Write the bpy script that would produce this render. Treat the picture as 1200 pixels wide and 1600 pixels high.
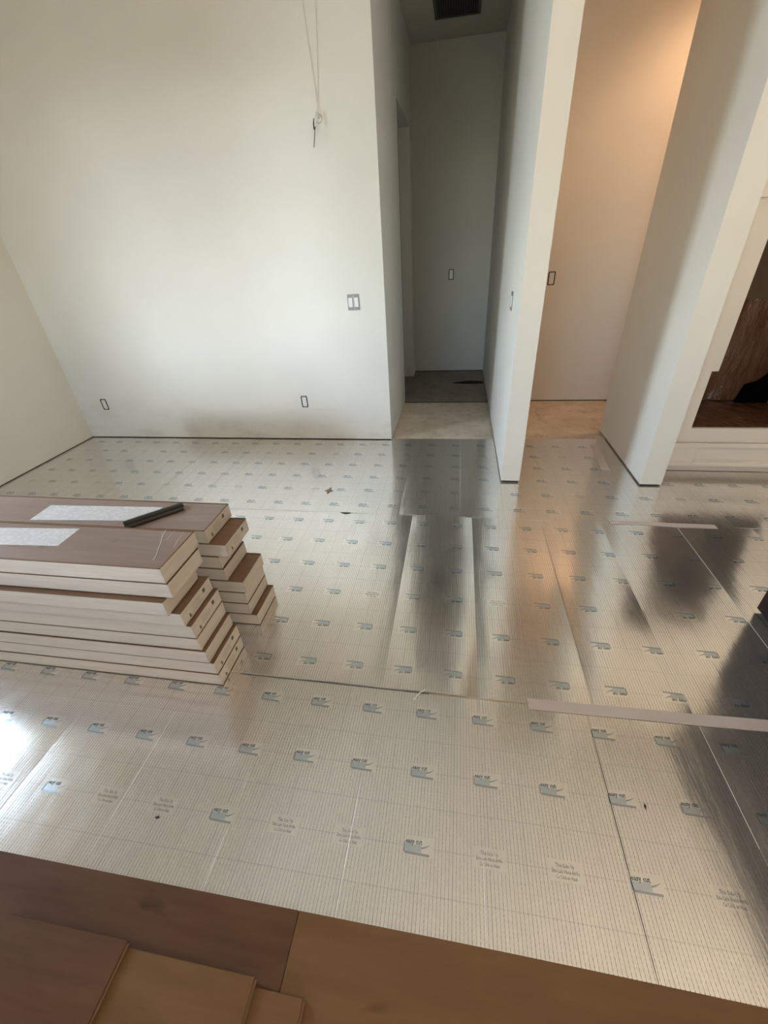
import bpy, bmesh, math, random
from mathutils import Vector, Matrix
random.seed(7)
S = bpy.context.scene
for o in list(bpy.data.objects): bpy.data.objects.remove(o)

# ------------------------------------------------------------------ camera
CAM_H = 1.5
def _n(v):
    return Vector(v).normalized()
F_PX = 648.0
Dv = _n((121, -424, F_PX))
Vv = Vector((67, 1010, F_PX)); Vv = (Vv - Dv * Vv.dot(Dv)).normalized()
Xv = Vv.cross(Dv)
cam_d = bpy.data.cameras.new('camera')
cam = bpy.data.objects.new('camera', cam_d)
S.collection.objects.link(cam)
right = Vector((Xv[0], Dv[0], -Vv[0])); down = Vector((Xv[1], Dv[1], -Vv[1])); fwd = Vector((Xv[2], Dv[2], -Vv[2]))
m = Matrix((right, -down, -fwd)).transposed().to_4x4()
m.translation = (0, 0, CAM_H)
cam.matrix_world = m
cam_d.sensor_fit = 'VERTICAL'; cam_d.sensor_height = 36.0; cam_d.lens = F_PX / 1600 * 36
cam_d.clip_start = 0.02
S.camera = cam

# ------------------------------------------------------------------ world, lights, exposure
S.view_settings.view_transform = 'Standard'; S.view_settings.look = 'None'
S.view_settings.gamma = 1.0; S.view_settings.use_curve_mapping = False
S.view_settings.exposure = 0.34

W = bpy.data.worlds.new('world'); S.world = W; W.use_nodes = True
wn = W.node_tree; wn.nodes.clear()
sky = wn.nodes.new('ShaderNodeTexSky'); sky.sky_type = 'NISHITA'; sky.sun_disc = False
sky.sun_elevation = math.radians(42); sky.sun_rotation = math.radians(60)
sky.air_density = 1.0; sky.dust_density = 2.0
bg = wn.nodes.new('ShaderNodeBackground'); bg.inputs[1].default_value = 4.0
wo = wn.nodes.new('ShaderNodeOutputWorld')
wn.links.new(sky.outputs[0], bg.inputs[0]); wn.links.new(bg.outputs[0], wo.inputs[0])

WINS = [(0.80, 1.64, 1.02, 2.12)]     # window in the left wall: y0, y1, z0, z1
DOOR = (-2.70, -0.70, 1.20, 3.00); YR = -3.6      # wide window in the rear wall: x0, x1, z0, z1
ROOM_Z = 3.14          # hallway and nook ceiling
TOP_Z = 3.62           # main room ceiling
XL, YB = -3.68, 3.506

def area(name, loc, rot, sx, sy, power, color, spread=180, portal=False):
    l = bpy.data.lights.new(name, 'AREA'); l.shape = 'RECTANGLE'; l.size = sx; l.size_y = sy
    l.energy = power; l.color = color; l.spread = math.radians(spread)
    if portal: l.cycles.is_portal = True
    o = bpy.data.objects.new(name, l); o.location = loc; o.rotation_euler = rot
    S.collection.objects.link(o); return o
for (a_, b_, c_, d_) in WINS:
    area('window_portal', (XL - 0.32, (a_ + b_) / 2, (c_ + d_) / 2), (0, math.radians(-90), 0), d_ - c_, b_ - a_, 1, (1, 1, 1), portal=True)
area('rear_window_portal', ((DOOR[0] + DOOR[1]) / 2, YR - 0.2, (DOOR[2] + DOOR[3]) / 2), (math.radians(90), 0, 0), DOOR[1] - DOOR[0], DOOR[3] - DOOR[2], 1, (1, 1, 1), portal=True)
area('window_daylight', (XL - 0.75, 0.98, 1.66), (0, math.radians(-88), 0), 1.1, 1.2, 145, (0.74, 0.88, 1.0))
# hazy low daylight coming in through the rear window
sl_ = bpy.data.lights.new('hazy_sun', 'SUN'); sl_.energy = 1.35; sl_.angle = math.radians(9.0); sl_.color = (0.84, 0.94, 1.06)
slo = bpy.data.objects.new('hazy_sun', sl_); S.collection.objects.link(slo)
slo.rotation_euler = Vector((-0.040, 1.0, -0.125)).to_track_quat('-Z', 'Y').to_euler()
# unseen warm fill lamps, added to brighten the ceiling and the right-facing sides
area('ceiling_fill', (2.2, -1.4, 1.7), (math.radians(170), 0, 0), 1.6, 1.0, 84, (1.0, 0.84, 0.67))
area('side_fill', (7.3, -0.6, 1.9), (0, math.radians(78), 0), 1.6, 3.4, 58, (1.0, 0.86, 0.70))
sp = bpy.data.lights.new('nook_downlight', 'SPOT'); sp.energy = 34; sp.color = (1.0, 0.59, 0.34)
sp.spot_size = math.radians(150); sp.spot_blend = 0.6; sp.shadow_soft_size = 0.08
spo = bpy.data.objects.new('nook_downlight', sp); spo.location = (2.0, 4.0, 3.08); S.collection.objects.link(spo)

# ------------------------------------------------------------------ materials
def mat(name, base=(0.8, 0.8, 0.8), rough=0.6, metal=0.0, spec=0.5):
    m_ = bpy.data.materials.new(name); m_.use_nodes = True
    b = m_.node_tree.nodes['Principled BSDF']
    b.inputs['Base Color'].default_value = (*base, 1); b.inputs['Roughness'].default_value = rough
    b.inputs['Metallic'].default_value = metal; b.inputs['Specular IOR Level'].default_value = spec
    return m_
class NT:
    def __init__(s, m_): s.t = m_.node_tree; s.n = s.t.nodes; s.l = s.t.links; s.b = s.n['Principled BSDF']
    def node(s, typ, **kw):
        x = s.n.new(typ)
        for k, v in kw.items(): setattr(x, k, v)
        return x
    def put(s, inp, v):
        if hasattr(v, 'is_linked') or hasattr(v, 'links'): s.l.new(v, inp)
        else: inp.default_value = v
    def math(s, op, a, b=None, c=None):
        x = s.node('ShaderNodeMath', operation=op)
        s.put(x.inputs[0], a)
        if b is not None: s.put(x.inputs[1], b)
        if c is not None: s.put(x.inputs[2], c)
        return x.outputs[0]
    def mix(s, f, a, b):
        x = s.node('ShaderNodeMix', data_type='RGBA')
        s.put(x.inputs[0], f); s.put(x.inputs[6], a); s.put(x.inputs[7], b); return x.outputs[2]
    def noise(s, vec, scale, detail=3, rough=0.5):
        x = s.node('ShaderNodeTexNoise'); s.l.new(vec, x.inputs['Vector'])
        x.inputs['Scale'].default_value = scale; x.inputs['Detail'].default_value = detail
        x.inputs['Roughness'].default_value = rough; return x.outputs[0]
    def ramp(s, f, *stops):
        x = s.node('ShaderNodeValToRGB'); s.l.new(f, x.inputs[0]); e = x.color_ramp.elements
        while len(e) < len(stops): e.new(0.5)
        for i, (p, c) in enumerate(stops): e[i].position = p; e[i].color = (*c, 1) if len(c) == 3 else c
        return x.outputs[0]
    def bump(s, h, strength, dist, normal=None):
        x = s.node('ShaderNodeBump'); x.inputs['Strength'].default_value = strength
        x.inputs['Distance'].default_value = dist; s.l.new(h, x.inputs['Height'])
        if normal is not None: s.l.new(normal, x.inputs['Normal'])
        return x.outputs[0]
    def pos(s): return s.node('ShaderNodeNewGeometry').outputs['Position']
    def scaled(s, v, sc, off=(0, 0, 0)):
        x = s.node('ShaderNodeMapping'); s.l.new(v, x.inputs[0]); x.inputs['Scale'].default_value = sc
        x.inputs['Location'].default_value = off; return x.outputs[0]
    def col(s, c): s.l.new(c, s.b.inputs['Base Color'])
    def nrm(s, c): s.l.new(c, s.b.inputs['Normal'])
    def rgh(s, c): s.l.new(c, s.b.inputs['Roughness'])

def wall_mat(name, base, stains=False):
    m_ = mat(name, base, 0.75, spec=0.2); t = NT(m_); p = t.pos()
    c = t.mix(t.ramp(t.noise(p, 2.2, 4), (0.35, (0, 0, 0)), (0.75, (1, 1, 1))), (*base, 1), (*[x * 0.955 for x in base], 1))
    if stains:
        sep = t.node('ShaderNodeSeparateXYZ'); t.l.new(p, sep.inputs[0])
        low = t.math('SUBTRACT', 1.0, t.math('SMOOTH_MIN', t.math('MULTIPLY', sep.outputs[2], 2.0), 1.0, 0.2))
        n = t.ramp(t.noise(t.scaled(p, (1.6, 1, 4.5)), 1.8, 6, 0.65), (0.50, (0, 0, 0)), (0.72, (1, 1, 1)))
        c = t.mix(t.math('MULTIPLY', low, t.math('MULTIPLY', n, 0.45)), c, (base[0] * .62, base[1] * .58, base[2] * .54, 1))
    t.col(c)
    t.nrm(t.bump(t.noise(p, 190, 2), 0.12, 0.004))
    return m_
M_WALL = wall_mat('warm_white_paint', (0.80, 0.775, 0.715), True)
M_WALL2 = wall_mat('cream_paint', (0.79, 0.755, 0.68))
M_HALL = wall_mat('hall_shade_paint', (0.60, 0.565, 0.50))  # wall paint darkened: the hallway's dimness is put into the colour
M_CEIL = wall_mat('ceiling_paint', (0.80, 0.78, 0.73))
M_GAP = mat('dark_gap', (0.045, 0.037, 0.03), 0.9)

def concrete(name, a, b_, sc=3.0):
    m_ = mat(name, a, 0.75, spec=0.25); t = NT(m_); p = t.pos()
    n = t.ramp(t.noise(p, sc, 8, 0.65), (0.33, (0, 0, 0)), (0.68, (1, 1, 1)))
    c = t.mix(n, (*a, 1), (*b_, 1))
    n2 = t.ramp(t.noise(t.scaled(p, (1, 1, 1), (4, 2, 0)), 9, 6, 0.7), (0.52, (0, 0, 0)), (0.74, (1, 1, 1)))
    c = t.mix(t.math('MULTIPLY', n2, 0.75), c, (a[0] * .50, a[1] * .52, a[2] * .5, 1))
    t.col(c); t.nrm(t.bump(t.noise(p, 60, 5), 0.25, 0.004)); return m_
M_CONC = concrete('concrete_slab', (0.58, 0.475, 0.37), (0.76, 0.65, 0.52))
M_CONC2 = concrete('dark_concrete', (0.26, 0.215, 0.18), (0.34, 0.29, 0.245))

# printed foil: fine guide lines every 10.35 mm, a heavier one every 103.5 mm, broken like dashes
def foil(name, lines, x0=0.0, y0=0.0, pitch=0.207, rows=0.21):
    m_ = mat(name, (0.87, 0.845, 0.81), 0.21, 0.92, 0.5); t = NT(m_); p = t.pos()
    sep = t.node('ShaderNodeSeparateXYZ'); t.l.new(p, sep.inputs[0])
    X, Y = sep.outputs[0], sep.outputs[1]
    def line(v, off, per, w):
        f = t.math('FRACT', t.math('ADD', t.math('DIVIDE', t.math('SUBTRACT', v, off), per), 0.5))
        d = t.math('MULTIPLY', t.math('ABSOLUTE', t.math('SUBTRACT', f, 0.5)), per)
        return t.math('LESS_THAN', d, w)
    base = (0.88, 0.855, 0.82, 1)
    smudge = t.ramp(t.noise(t.scaled(p, (1.5, 0.8, 1)), 2.4, 5, 0.6), (0.42, (0, 0, 0)), (0.66, (1, 1, 1)))
    c = t.mix(t.math('MULTIPLY', smudge, 0.5), base, (0.81, 0.785, 0.75, 1))
    rr = t.math('ADD', 0.15, t.math('MULTIPLY', smudge, 0.07))
    if lines:
        fine = line(X, x0, pitch / 20, 0.0008)
        dash = t.math('LESS_THAN', t.math('FRACT', t.math('DIVIDE', Y, pitch / 20)), 0.62)
        fine = t.math('MULTIPLY', fine, t.math('ADD', 0.30, t.math('MULTIPLY', dash, 0.28)))
        bold = t.math('MULTIPLY', line(X, x0, pitch / 2, 0.0009), 0.6)
        cross = t.math('MULTIPLY', line(Y, y0, rows / 2, 0.0016), 0.13)
        g = t.math('MAXIMUM', t.math('MAXIMUM', fine, bold), cross)
        c = t.mix(g, c, (0.17, 0.165, 0.16, 1))
        # printed ink is duller than bare foil
        t.put(t.b.inputs['Metallic'], t.math('SUBTRACT', 0.92, t.math('MULTIPLY', g, 0.5)))
    t.col(c); t.rgh(rr)
    big = t.noise(t.scaled(p, (1.0, 0.55, 1)), 3.4, 2, 0.5)
    streak = t.noise(t.scaled(p, (42, 5, 1)), 1.0, 3, 0.55)
    crink = t.noise(t.scaled(p, (26, 17, 1)), 1.0, 3, 0.6)
    n = t.bump(big, 0.7, 0.006)
    n = t.bump(streak, 0.4, 0.0008, n)
    n = t.bump(crink, 0.4, 0.0006, n)
    t.nrm(n)
    return m_
NEAR = dict(x0=-0.062, y0=0.492, pitch=0.2072, rows=0.2085)
MID = dict(x0=0.030, y0=1.086, pitch=0.2072, rows=0.2145)
FAR = dict(x0=-0.594, y0=2.374, pitch=0.2065, rows=0.2045)
M_FOIL = {'near': foil('printed_foil_near', True, **NEAR), 'mid': foil('printed_foil_middle', True, **MID),
          'far': foil('printed_foil_far', True, **FAR)}
M_PATCH = foil('plain_foil_patch', False)
M_INK = mat('blue_grey_ink', (0.045, 0.085, 0.13), 0.26, 0.25)
M_INK2 = mat('pale_blue_ink', (0.58, 0.645, 0.68), 0.24, 0.86)
M_INK4 = mat('dull_blue_ink', (0.43, 0.47, 0.50), 0.26, 0.75)
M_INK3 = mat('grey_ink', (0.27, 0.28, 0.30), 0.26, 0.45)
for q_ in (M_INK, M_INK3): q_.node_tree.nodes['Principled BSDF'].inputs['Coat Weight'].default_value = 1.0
M_FOAM = mat('white_foam_edge', (0.85, 0.85, 0.84), 0.45)
M_TAPE = mat('frosted_tape', (0.62, 0.55, 0.515), 0.34)
M_BLACK = mat('black_rubber', (0.012, 0.012, 0.013), 0.38)
M_BLACKM = mat('black_box', (0.02, 0.017, 0.015), 0.6)
M_PLASTIC = mat('white_plastic', (0.80, 0.77, 0.74), 0.35)
M_STEEL = mat('galvanised_steel', (0.28, 0.27, 0.26), 0.5, 0.3)

def wood(name, a, b_, rough, sc=(3.0, 26, 26), coat=0.0, spec=0.4):
    m_ = mat(name, a, rough, spec=spec); t = NT(m_)
    oi = t.node('ShaderNodeObjectInfo').outputs['Random']
    cx = t.node('ShaderNodeCombineXYZ'); t.put(cx.inputs[0], t.math('MULTIPLY', oi, 13.0)); t.put(cx.inputs[1], t.math('MULTIPLY', oi, 7.0))
    va = t.node('ShaderNodeVectorMath', operation='ADD'); t.l.new(t.pos(), va.inputs[0]); t.l.new(cx.outputs[0], va.inputs[1])
    p = va.outputs[0]
    g = t.ramp(t.noise(t.scaled(p, sc), 1.0, 6, 0.6), (0.30, (0, 0, 0)), (0.72, (1, 1, 1)))
    big = t.ramp(t.noise(t.scaled(p, (1.4, 5, 5)), 1.3, 3), (0.35, (0, 0, 0)), (0.68, (1, 1, 1)))
    kn = t.ramp(t.noise(t.scaled(p, (5, 12, 9)), 1.2, 2), (0.68, (0, 0, 0)), (0.78, (1, 1, 1)))
    c = t.mix(g, (*a, 1), (*b_, 1))
    c = t.mix(t.math('MULTIPLY', big, 0.45), c, (a[0] * .66, a[1] * .64, a[2] * .62, 1))
    c = t.mix(t.math('MULTIPLY', kn, 0.6), c, (a[0] * .35, a[1] * .32, a[2] * .3, 1))
    t.col(c); t.nrm(t.bump(g, 0.12, 0.0015))
    t.b.inputs['Coat Weight'].default_value = coat; t.b.inputs['Coat Roughness'].default_value = 0.22
    return m_
M_PLANK = wood('brown_oak_plank', (0.105, 0.052, 0.027), (0.155, 0.082, 0.045), 0.6, spec=0.15)
M_PLANK2 = wood('tan_oak_plank', (0.175, 0.092, 0.041), (0.215, 0.118, 0.055), 0.6, spec=0.15)
M_TOPW = wood('plank_under_film', (0.255, 0.175, 0.145), (0.33, 0.24, 0.20), 0.42, coat=0.75)
M_LEDGE = wood('brown_plank_edge', (0.21, 0.12, 0.07), (0.27, 0.16, 0.095), 0.5)
M_DARKWOOD = wood('dark_espresso_wood', (0.018, 0.011, 0.009), (0.028, 0.017, 0.014), 0.5, spec=0.2)

def card():
    m_ = mat('printed_white_cardboard', (0.70, 0.64, 0.57), 0.6, spec=0.3); t = NT(m_); p = t.pos()
    g = t.ramp(t.noise(t.scaled(p, (5, 5, 70)), 1.0, 5, 0.6), (0.35, (0, 0, 0)), (0.75, (1, 1, 1)))
    t.col(t.mix(g, (0.75, 0.675, 0.59, 1), (0.64, 0.57, 0.49, 1))); return m_
M_CARD = card()
def film():
    m_ = mat('brown_protective_film', (0.12, 0.055, 0.028), 0.16, spec=0.6); t = NT(m_); p = t.pos()
    n = t.noise(t.scaled(p, (3.0, 3.0, 1.3)), 1.6, 6, 0.62)
    t.col(t.mix(t.ramp(n, (0.4, (0, 0, 0)), (0.75, (1, 1, 1))), (0.125, 0.052, 0.022, 1), (0.21, 0.11, 0.062, 1)))
    t.nrm(t.bump(t.noise(t.scaled(p, (6, 3, 2.2)), 1.5, 5, 0.6), 0.9, 0.05)); return m_
M_FILM = film()
M_CABIN = mat('brown_cabinet_interior', (0.13, 0.072, 0.034), 0.5)
M_CAB = mat('cream_cabinet_paint', (0.74, 0.68, 0.60), 0.42)
def glass():
    m_ = bpy.data.materials.new('window_glass'); m_.use_nodes = True; t = m_.node_tree; t.nodes.clear()
    a = t.nodes.new('ShaderNodeBsdfTransparent'); g = t.nodes.new('ShaderNodeBsdfGlossy'); g.inputs['Roughness'].default_value = 0.02
    f = t.nodes.new('ShaderNodeFresnel'); f.inputs[0].default_value = 1.45
    x = t.nodes.new('ShaderNodeMixShader'); o = t.nodes.new('ShaderNodeOutputMaterial')
    t.links.new(f.outputs[0], x.inputs[0]); t.links.new(a.outputs[0], x.inputs[1]); t.links.new(g.outputs[0], x.inputs[2])
    t.links.new(x.outputs[0], o.inputs[0]); return m_
M_GLASS = glass()
M_VOID = mat('dark_void', (.004, .003, .003), 1.0, spec=0.0)
def ink_lines(name, axis, per, a, b_):
    m_ = mat(name, a, 0.4); t = NT(m_); p = t.node('ShaderNodeTexCoord').outputs['Object']
    sep = t.node('ShaderNodeSeparateXYZ'); t.l.new(p, sep.inputs[0])
    f = t.math('LESS_THAN', t.math('FRACT', t.math('DIVIDE', sep.outputs[axis], per)), 0.45)
    brk = t.math('GREATER_THAN', t.noise(t.scaled(p, (160 if axis else 60, 60 if axis else 160, 1)), 1.0, 1), 0.46)
    t.col(t.mix(t.math('MULTIPLY', f, brk), (*a, 1), (*b_, 1)))
    t.b.inputs['Coat Weight'].default_value = 0.5; t.b.inputs['Coat Roughness'].default_value = 0.25
    return m_
M_SHEET = ink_lines('text_sheet', 0, 0.0075, (0.74, 0.72, 0.71), (0.50, 0.47, 0.48))

# ------------------------------------------------------------------ mesh helpers
def link(name, me, m_=None, parent=None, kind=None):
    o = bpy.data.objects.new(name, me); S.collection.objects.link(o)
    if m_ is not None:
        for x in (m_ if isinstance(m_, (list, tuple)) else [m_]): me.materials.append(x)
    if parent is not None:
        o.parent = parent; o.matrix_parent_inverse = parent_world(parent).inverted()
    if kind: o['kind'] = kind
    return o
def parent_world(p):
    mw = Matrix.Translation(p.location) @ p.rotation_euler.to_matrix().to_4x4()
    if p.parent: mw = parent_world(p.parent) @ p.matrix_parent_inverse @ mw
    return mw
def thing(name, label, cat, loc=(0, 0, 0), group=None, rz=0):
    o = bpy.data.objects.new(name, None); S.collection.objects.link(o); o.empty_display_size = 0.05
    o.location = loc; o.rotation_euler = (0, 0, rz); tag(o, label, cat, group); return o
def tag(o, label, cat, group=None):
    o['label'] = label; o['category'] = cat
    if group: o['group'] = group
    return o
def mesh(name, vs, fs, mi=None):
    me = bpy.data.meshes.new(name); me.from_pydata([tuple(v) for v in vs], [], fs)
    if mi: me.polygons.foreach_set('material_index', mi)
    me.update(); return me
BOXF = [(0, 3, 2, 1), (4, 5, 6, 7), (0, 1, 5, 4), (1, 2, 6, 5), (2, 3, 7, 6), (3, 0, 4, 7)]
def boxes_mesh(name, bs, bevel=0.0, segs=1):
    bm = bmesh.new()
    for (x0, x1, y0, y1, z0, z1) in bs:
        vs = [bm.verts.new(c) for c in ((x0, y0, z0), (x1, y0, z0), (x1, y1, z0), (x0, y1, z0), (x0, y0, z1), (x1, y0, z1), (x1, y1, z1), (x0, y1, z1))]
        for f in BOXF: bm.faces.new([vs[i] for i in f])
    if bevel: bmesh.ops.bevel(bm, geom=list(bm.edges), offset=bevel, segments=segs, affect='EDGES', profile=0.5)
    me = bpy.data.meshes.new(name); bm.to_mesh(me); bm.free(); return me
def box(name, b, m_, parent=None, bevel=0.0, kind=None, segs=1):
    bs = b if isinstance(b, list) else [b]
    return link(name, boxes_mesh(name, bs, bevel, segs), m_, parent, kind)
def prism(name, pts, axis, a0, a1, m_, parent=None, bevel=0.0):
    """extrude a 2D outline along an axis"""
    def P(p, a):
        return {'x': (a, p[0], p[1]), 'y': (p[0], a, p[1]), 'z': (p[0], p[1], a)}[axis]
    n = len(pts); vs = [P(p, a0) for p in pts] + [P(p, a1) for p in pts]
    fs = [tuple(range(n)), tuple(range(2 * n - 1, n - 1, -1))] + [(i, i + n, (i + 1) % n + n, (i + 1) % n) for i in range(n)]
    bm = bmesh.new(); bv = [bm.verts.new(v) for v in vs]
    for f in fs: bm.faces.new([bv[i] for i in f])
    bmesh.ops.recalc_face_normals(bm, faces=list(bm.faces))
    if bevel: bmesh.ops.bevel(bm, geom=list(bm.edges), offset=bevel, segments=2, affect='EDGES')
    me = bpy.data.meshes.new(name); bm.to_mesh(me); bm.free(); return link(name, me, m_, parent)
def tube_mesh(name, pts, r, seg=8):
    cu = bpy.data.curves.new(name, 'CURVE'); cu.dimensions = '3D'; s = cu.splines.new('POLY'); s.points.add(len(pts) - 1)
    for i, p in enumerate(pts): s.points[i].co = (*p, 1)
    cu.bevel_depth = r; cu.bevel_resolution = max(1, seg // 4); cu.use_fill_caps = True
    o = bpy.data.objects.new('tmp', cu); me = bpy.data.meshes.new_from_object(o)
    bpy.data.objects.remove(o); bpy.data.curves.remove(cu); return me
def smooth(o):
    for p in o.data.polygons: p.use_smooth = True
    return o

# ------------------------------------------------------------------ structure
def struct(name, bs, m_, bevel=0.0): return box(name, bs, m_, None, bevel, 'structure')
G = 0.012                                   # dark gap left under the drywall
T = 0.30
HXL, HXR = -0.562, 0.348                    # hallway
PX1, PY0 = 0.477, 2.75                      # partition end
struct('floor', (-4.1, 7.8, -3.8, 6.6, -0.12, 0.0), M_CONC)
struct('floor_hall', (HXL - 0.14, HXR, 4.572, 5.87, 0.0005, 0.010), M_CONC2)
struct('trim_3', (HXL, HXR, 4.565, 4.572, 0.0005, 0.009), M_GAP)
struct('ceiling', (-4.1, 7.8, -3.8, 6.6, TOP_Z, TOP_Z + 0.12), M_CEIL)
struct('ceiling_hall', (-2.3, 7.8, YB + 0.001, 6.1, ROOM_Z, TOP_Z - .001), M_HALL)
# left wall with a deep window
wl = struct('wall_left', [(XL - T, XL, YR, WINS[0][0], G, TOP_Z), (XL - T, XL, WINS[0][1], YB + 0.13, G, TOP_Z)]
            + [(XL - T, XL, w[0], w[1], G, w[2]) for w in WINS] + [(XL - T, XL, w[0], w[1], w[3], TOP_Z) for w in WINS], M_WALL2)
box('sill_plate', (XL - T + .05, XL - 0.012, YR, YB + 0.1, 0, G), M_GAP, wl)
for k_, (a_, b_, c_, d_) in enumerate(WINS):
    win = bpy.data.objects.new('window_%d' % (k_ + 1), None); S.collection.objects.link(win)
    win.location = (XL - 0.2, (a_ + b_) / 2, c_); win['kind'] = 'structure'
    f_ = (a_ + b_) / 2
    box('window_frame', [(XL - .29, XL - .22, a_, a_ + .05, c_, d_), (XL - .29, XL - .22, b_ - .05, b_, c_, d_), (XL - .29, XL - .22, a_, b_, c_, c_ + .05),
                         (XL - .29, XL - .22, a_, b_, d_ - .05, d_), (XL - .285, XL - .225, f_ - .02, f_ + .02, c_, d_)], M_PLASTIC, win, 0.004)
    box('pane', (XL - .258, XL - .254, a_ + .05, f_ - .02, c_ + .05, d_ - .05), M_GLASS, win)
    box('pane', (XL - .258, XL - .254, f_ + .02, b_ - .05, c_ + .05, d_ - .05), M_GLASS, win)

wb = struct('wall_back', (XL, HXL, YB, YB + 0.13, G, TOP_Z), M_WALL)
box('sill_plate', (XL, HXL - 0.01, YB + .008, YB + .12, 0, G), M_GAP, wb)
hl = struct('wall_hall_left', [(HXL - .13, HXL, YB + .13, 4.62, 0.003, ROOM_Z), (HXL - .13, HXL, 4.62, 5.62, 2.50, ROOM_Z),
                          (HXL - .13, HXL, 5.62, 5.87, 0.012, ROOM_Z)], M_WALL)
box('corner_bead', (HXL - .012, HXL + .0015, 4.612, 4.621, 0.012, 2.5), M_GAP, hl)
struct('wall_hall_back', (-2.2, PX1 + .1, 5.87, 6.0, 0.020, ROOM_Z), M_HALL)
struct('trim_1', (-2.2, PX1, 5.872, 5.99, 0.0, 0.020), M_GAP)
struct('wall_side_room', [(-2.3, -2.2, YB + .13, 5.99, 0, ROOM_Z)], M_WALL)
wp = struct('wall_partition', [(HXR, PX1, PY0, 5.87, G + .006, ROOM_Z), (HXR, PX1, PY0, YB, ROOM_Z, TOP_Z)], M_WALL2)
box('sill_plate', (HXR + .008, PX1 - .008, PY0 + .012, 5.87, 0.0, G + .006), M_GAP, wp)
struct('wall_nook_back', (PX1, 2.7, 4.60, 4.73, G, ROOM_Z), M_WALL2)
struct('trim_2', (PX1, 2.7, 4.606, 4.72, 0, G), M_GAP)
struct('wall_nook_right', (2.6, 2.73, 3.75, 4.60, 0, ROOM_Z), M_WALL2)
wr = struct('wall_pier', [(1.278, 1.415, PY0, 3.62, G + .004, ROOM_Z), (1.278, 1.415, PY0, YB, ROOM_Z, TOP_Z)], M_WALL2)
box('sill_plate', (1.290, 1.405, PY0 + .010, 3.62, 0, G + .004), M_GAP, wr)
struct('wall_kitchen', (1.278, 7.6, 3.62, 3.75, G, ROOM_Z), M_WALL2)
struct('wall_right', (7.6, 7.73, -3.6, 3.75, 0, TOP_Z), M_WALL2)
struct('wall_rear', [(-4.0, DOOR[0], YR - .13, YR, 0, TOP_Z), (DOOR[1], 7.73, YR - .13, YR, 0, TOP_Z), (DOOR[0], DOOR[1], YR - .13, YR, DOOR[3], TOP_Z), (DOOR[0], DOOR[1], YR - .13, YR, 0, DOOR[2])], M_WALL2)
door = bpy.data.objects.new('window_2', None); S.collection.objects.link(door); door.location = ((DOOR[0] + DOOR[1]) / 2, YR, DOOR[2]); door['kind'] = 'structure'
mx = (DOOR[0] + DOOR[1]) / 2
box('window_frame', [(DOOR[0], DOOR[0] + .05, YR - .11, YR - .03, DOOR[2], DOOR[3]), (DOOR[1] - .05, DOOR[1], YR - .11, YR - .03, DOOR[2], DOOR[3]), (mx - .03, mx + .03, YR - .11, YR - .03, DOOR[2], DOOR[3]),
                   (DOOR[0], DOOR[1], YR - .11, YR - .03, DOOR[3] - .05, DOOR[3]), (DOOR[0], DOOR[1], YR - .11, YR - .03, DOOR[2], DOOR[2] + .06)], M_PLASTIC, door, .004)
box('pane', (DOOR[0] + .05, mx - .03, YR - .08, YR - .074, DOOR[2] + .06, DOOR[3] - .05), M_GLASS, door)
box('pane', (mx + .03, DOOR[1] - .05, YR - .08, YR - .074, DOOR[2] + .06, DOOR[3] - .05), M_GLASS, door)
struct('patio', (-6, 8, -9, YR - .14, -.14, -.04), M_CONC)
struct('sky_blocker_roof', (-6, 8, -9.5, YR - .14, 3.45, 3.6), M_CEIL)  # unseen roof, made deep to cut sky light at the rear window
struct('ground', [(-40, -4.1, -30, 30, -0.5, -0.4), (-4.1, 30, -30, -9, -0.5, -0.4)], mat('lawn', (0.10, 0.13, 0.06), 0.9))

# ------------------------------------------------------------------ foil underlayment
def bump1(t): return 4 * t * (1 - t)
def ss(a, b, v):
    t = min(1, max(0, (v - a) / (b - a))); return t * t * (3 - 2 * t)
class Run:
    def __init__(s, key, seams, arch, y0, y1, base, cfg, flip):
        s.key, s.seams, s.arch, s.y0, s.y1, s.base, s.cfg, s.flip = key, seams, arch, y0, y1, base, cfg, flip
    def idx(s, x):
        for i in range(len(s.seams) - 1):
            if x <= s.seams[i + 1]: return i
        return len(s.seams) - 2
    def h(s, x, y):
        i = s.idx(x); a, b = s.seams[i], s.seams[i + 1]
        t = min(1, max(0, (x - a) / (b - a)))
        A = s.arch[i % len(s.arch)] if not isinstance(s.arch, dict) else s.arch.get(i, s.arch['d'])
        amp, lean, e0, e1 = A
        k = amp + e0 * (1 - ss(s.y0, s.y0 + .22, y)) + e1 * ss(s.y1 - .25, s.y1, y)
        z = s.base + k * bump1(t) + lean * math.sin(math.pi * t) * (t - .5) * 2
        if s.key == 'near': z = s.base + (z - s.base) * ss(0.30, 0.52, y)
        return z
SE_N = [-3.66, -3.39, -3.00, -2.61, -2.22, -1.83, -1.437, -1.043, -0.651, -0.265, 0.127, 0.523, 0.898, 1.31, 1.70, 2.09, 2.48, 2.87, 3.26]
SE_M = [-3.66, -3.34, -2.95, -2.56, -2.17, -1.78, -1.40, -1.02, -0.625, -0.248, 0.131, 0.553, 0.897, 1.322, 1.722, 2.11, 2.50, 2.89, 3.26]
SE_F = [-3.66, -3.40, -3.01, -2.62, -2.243, -1.85, -1.50, -1.112, -0.711, -0.339, 0.057, 0.348, 0.845, 1.236, 1.633, 2.03, 2.42, 2.81, 3.26]
ad = lambda d, **k: {'d': d, **{int(a[1:]): b for a, b in k.items()}}
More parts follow.
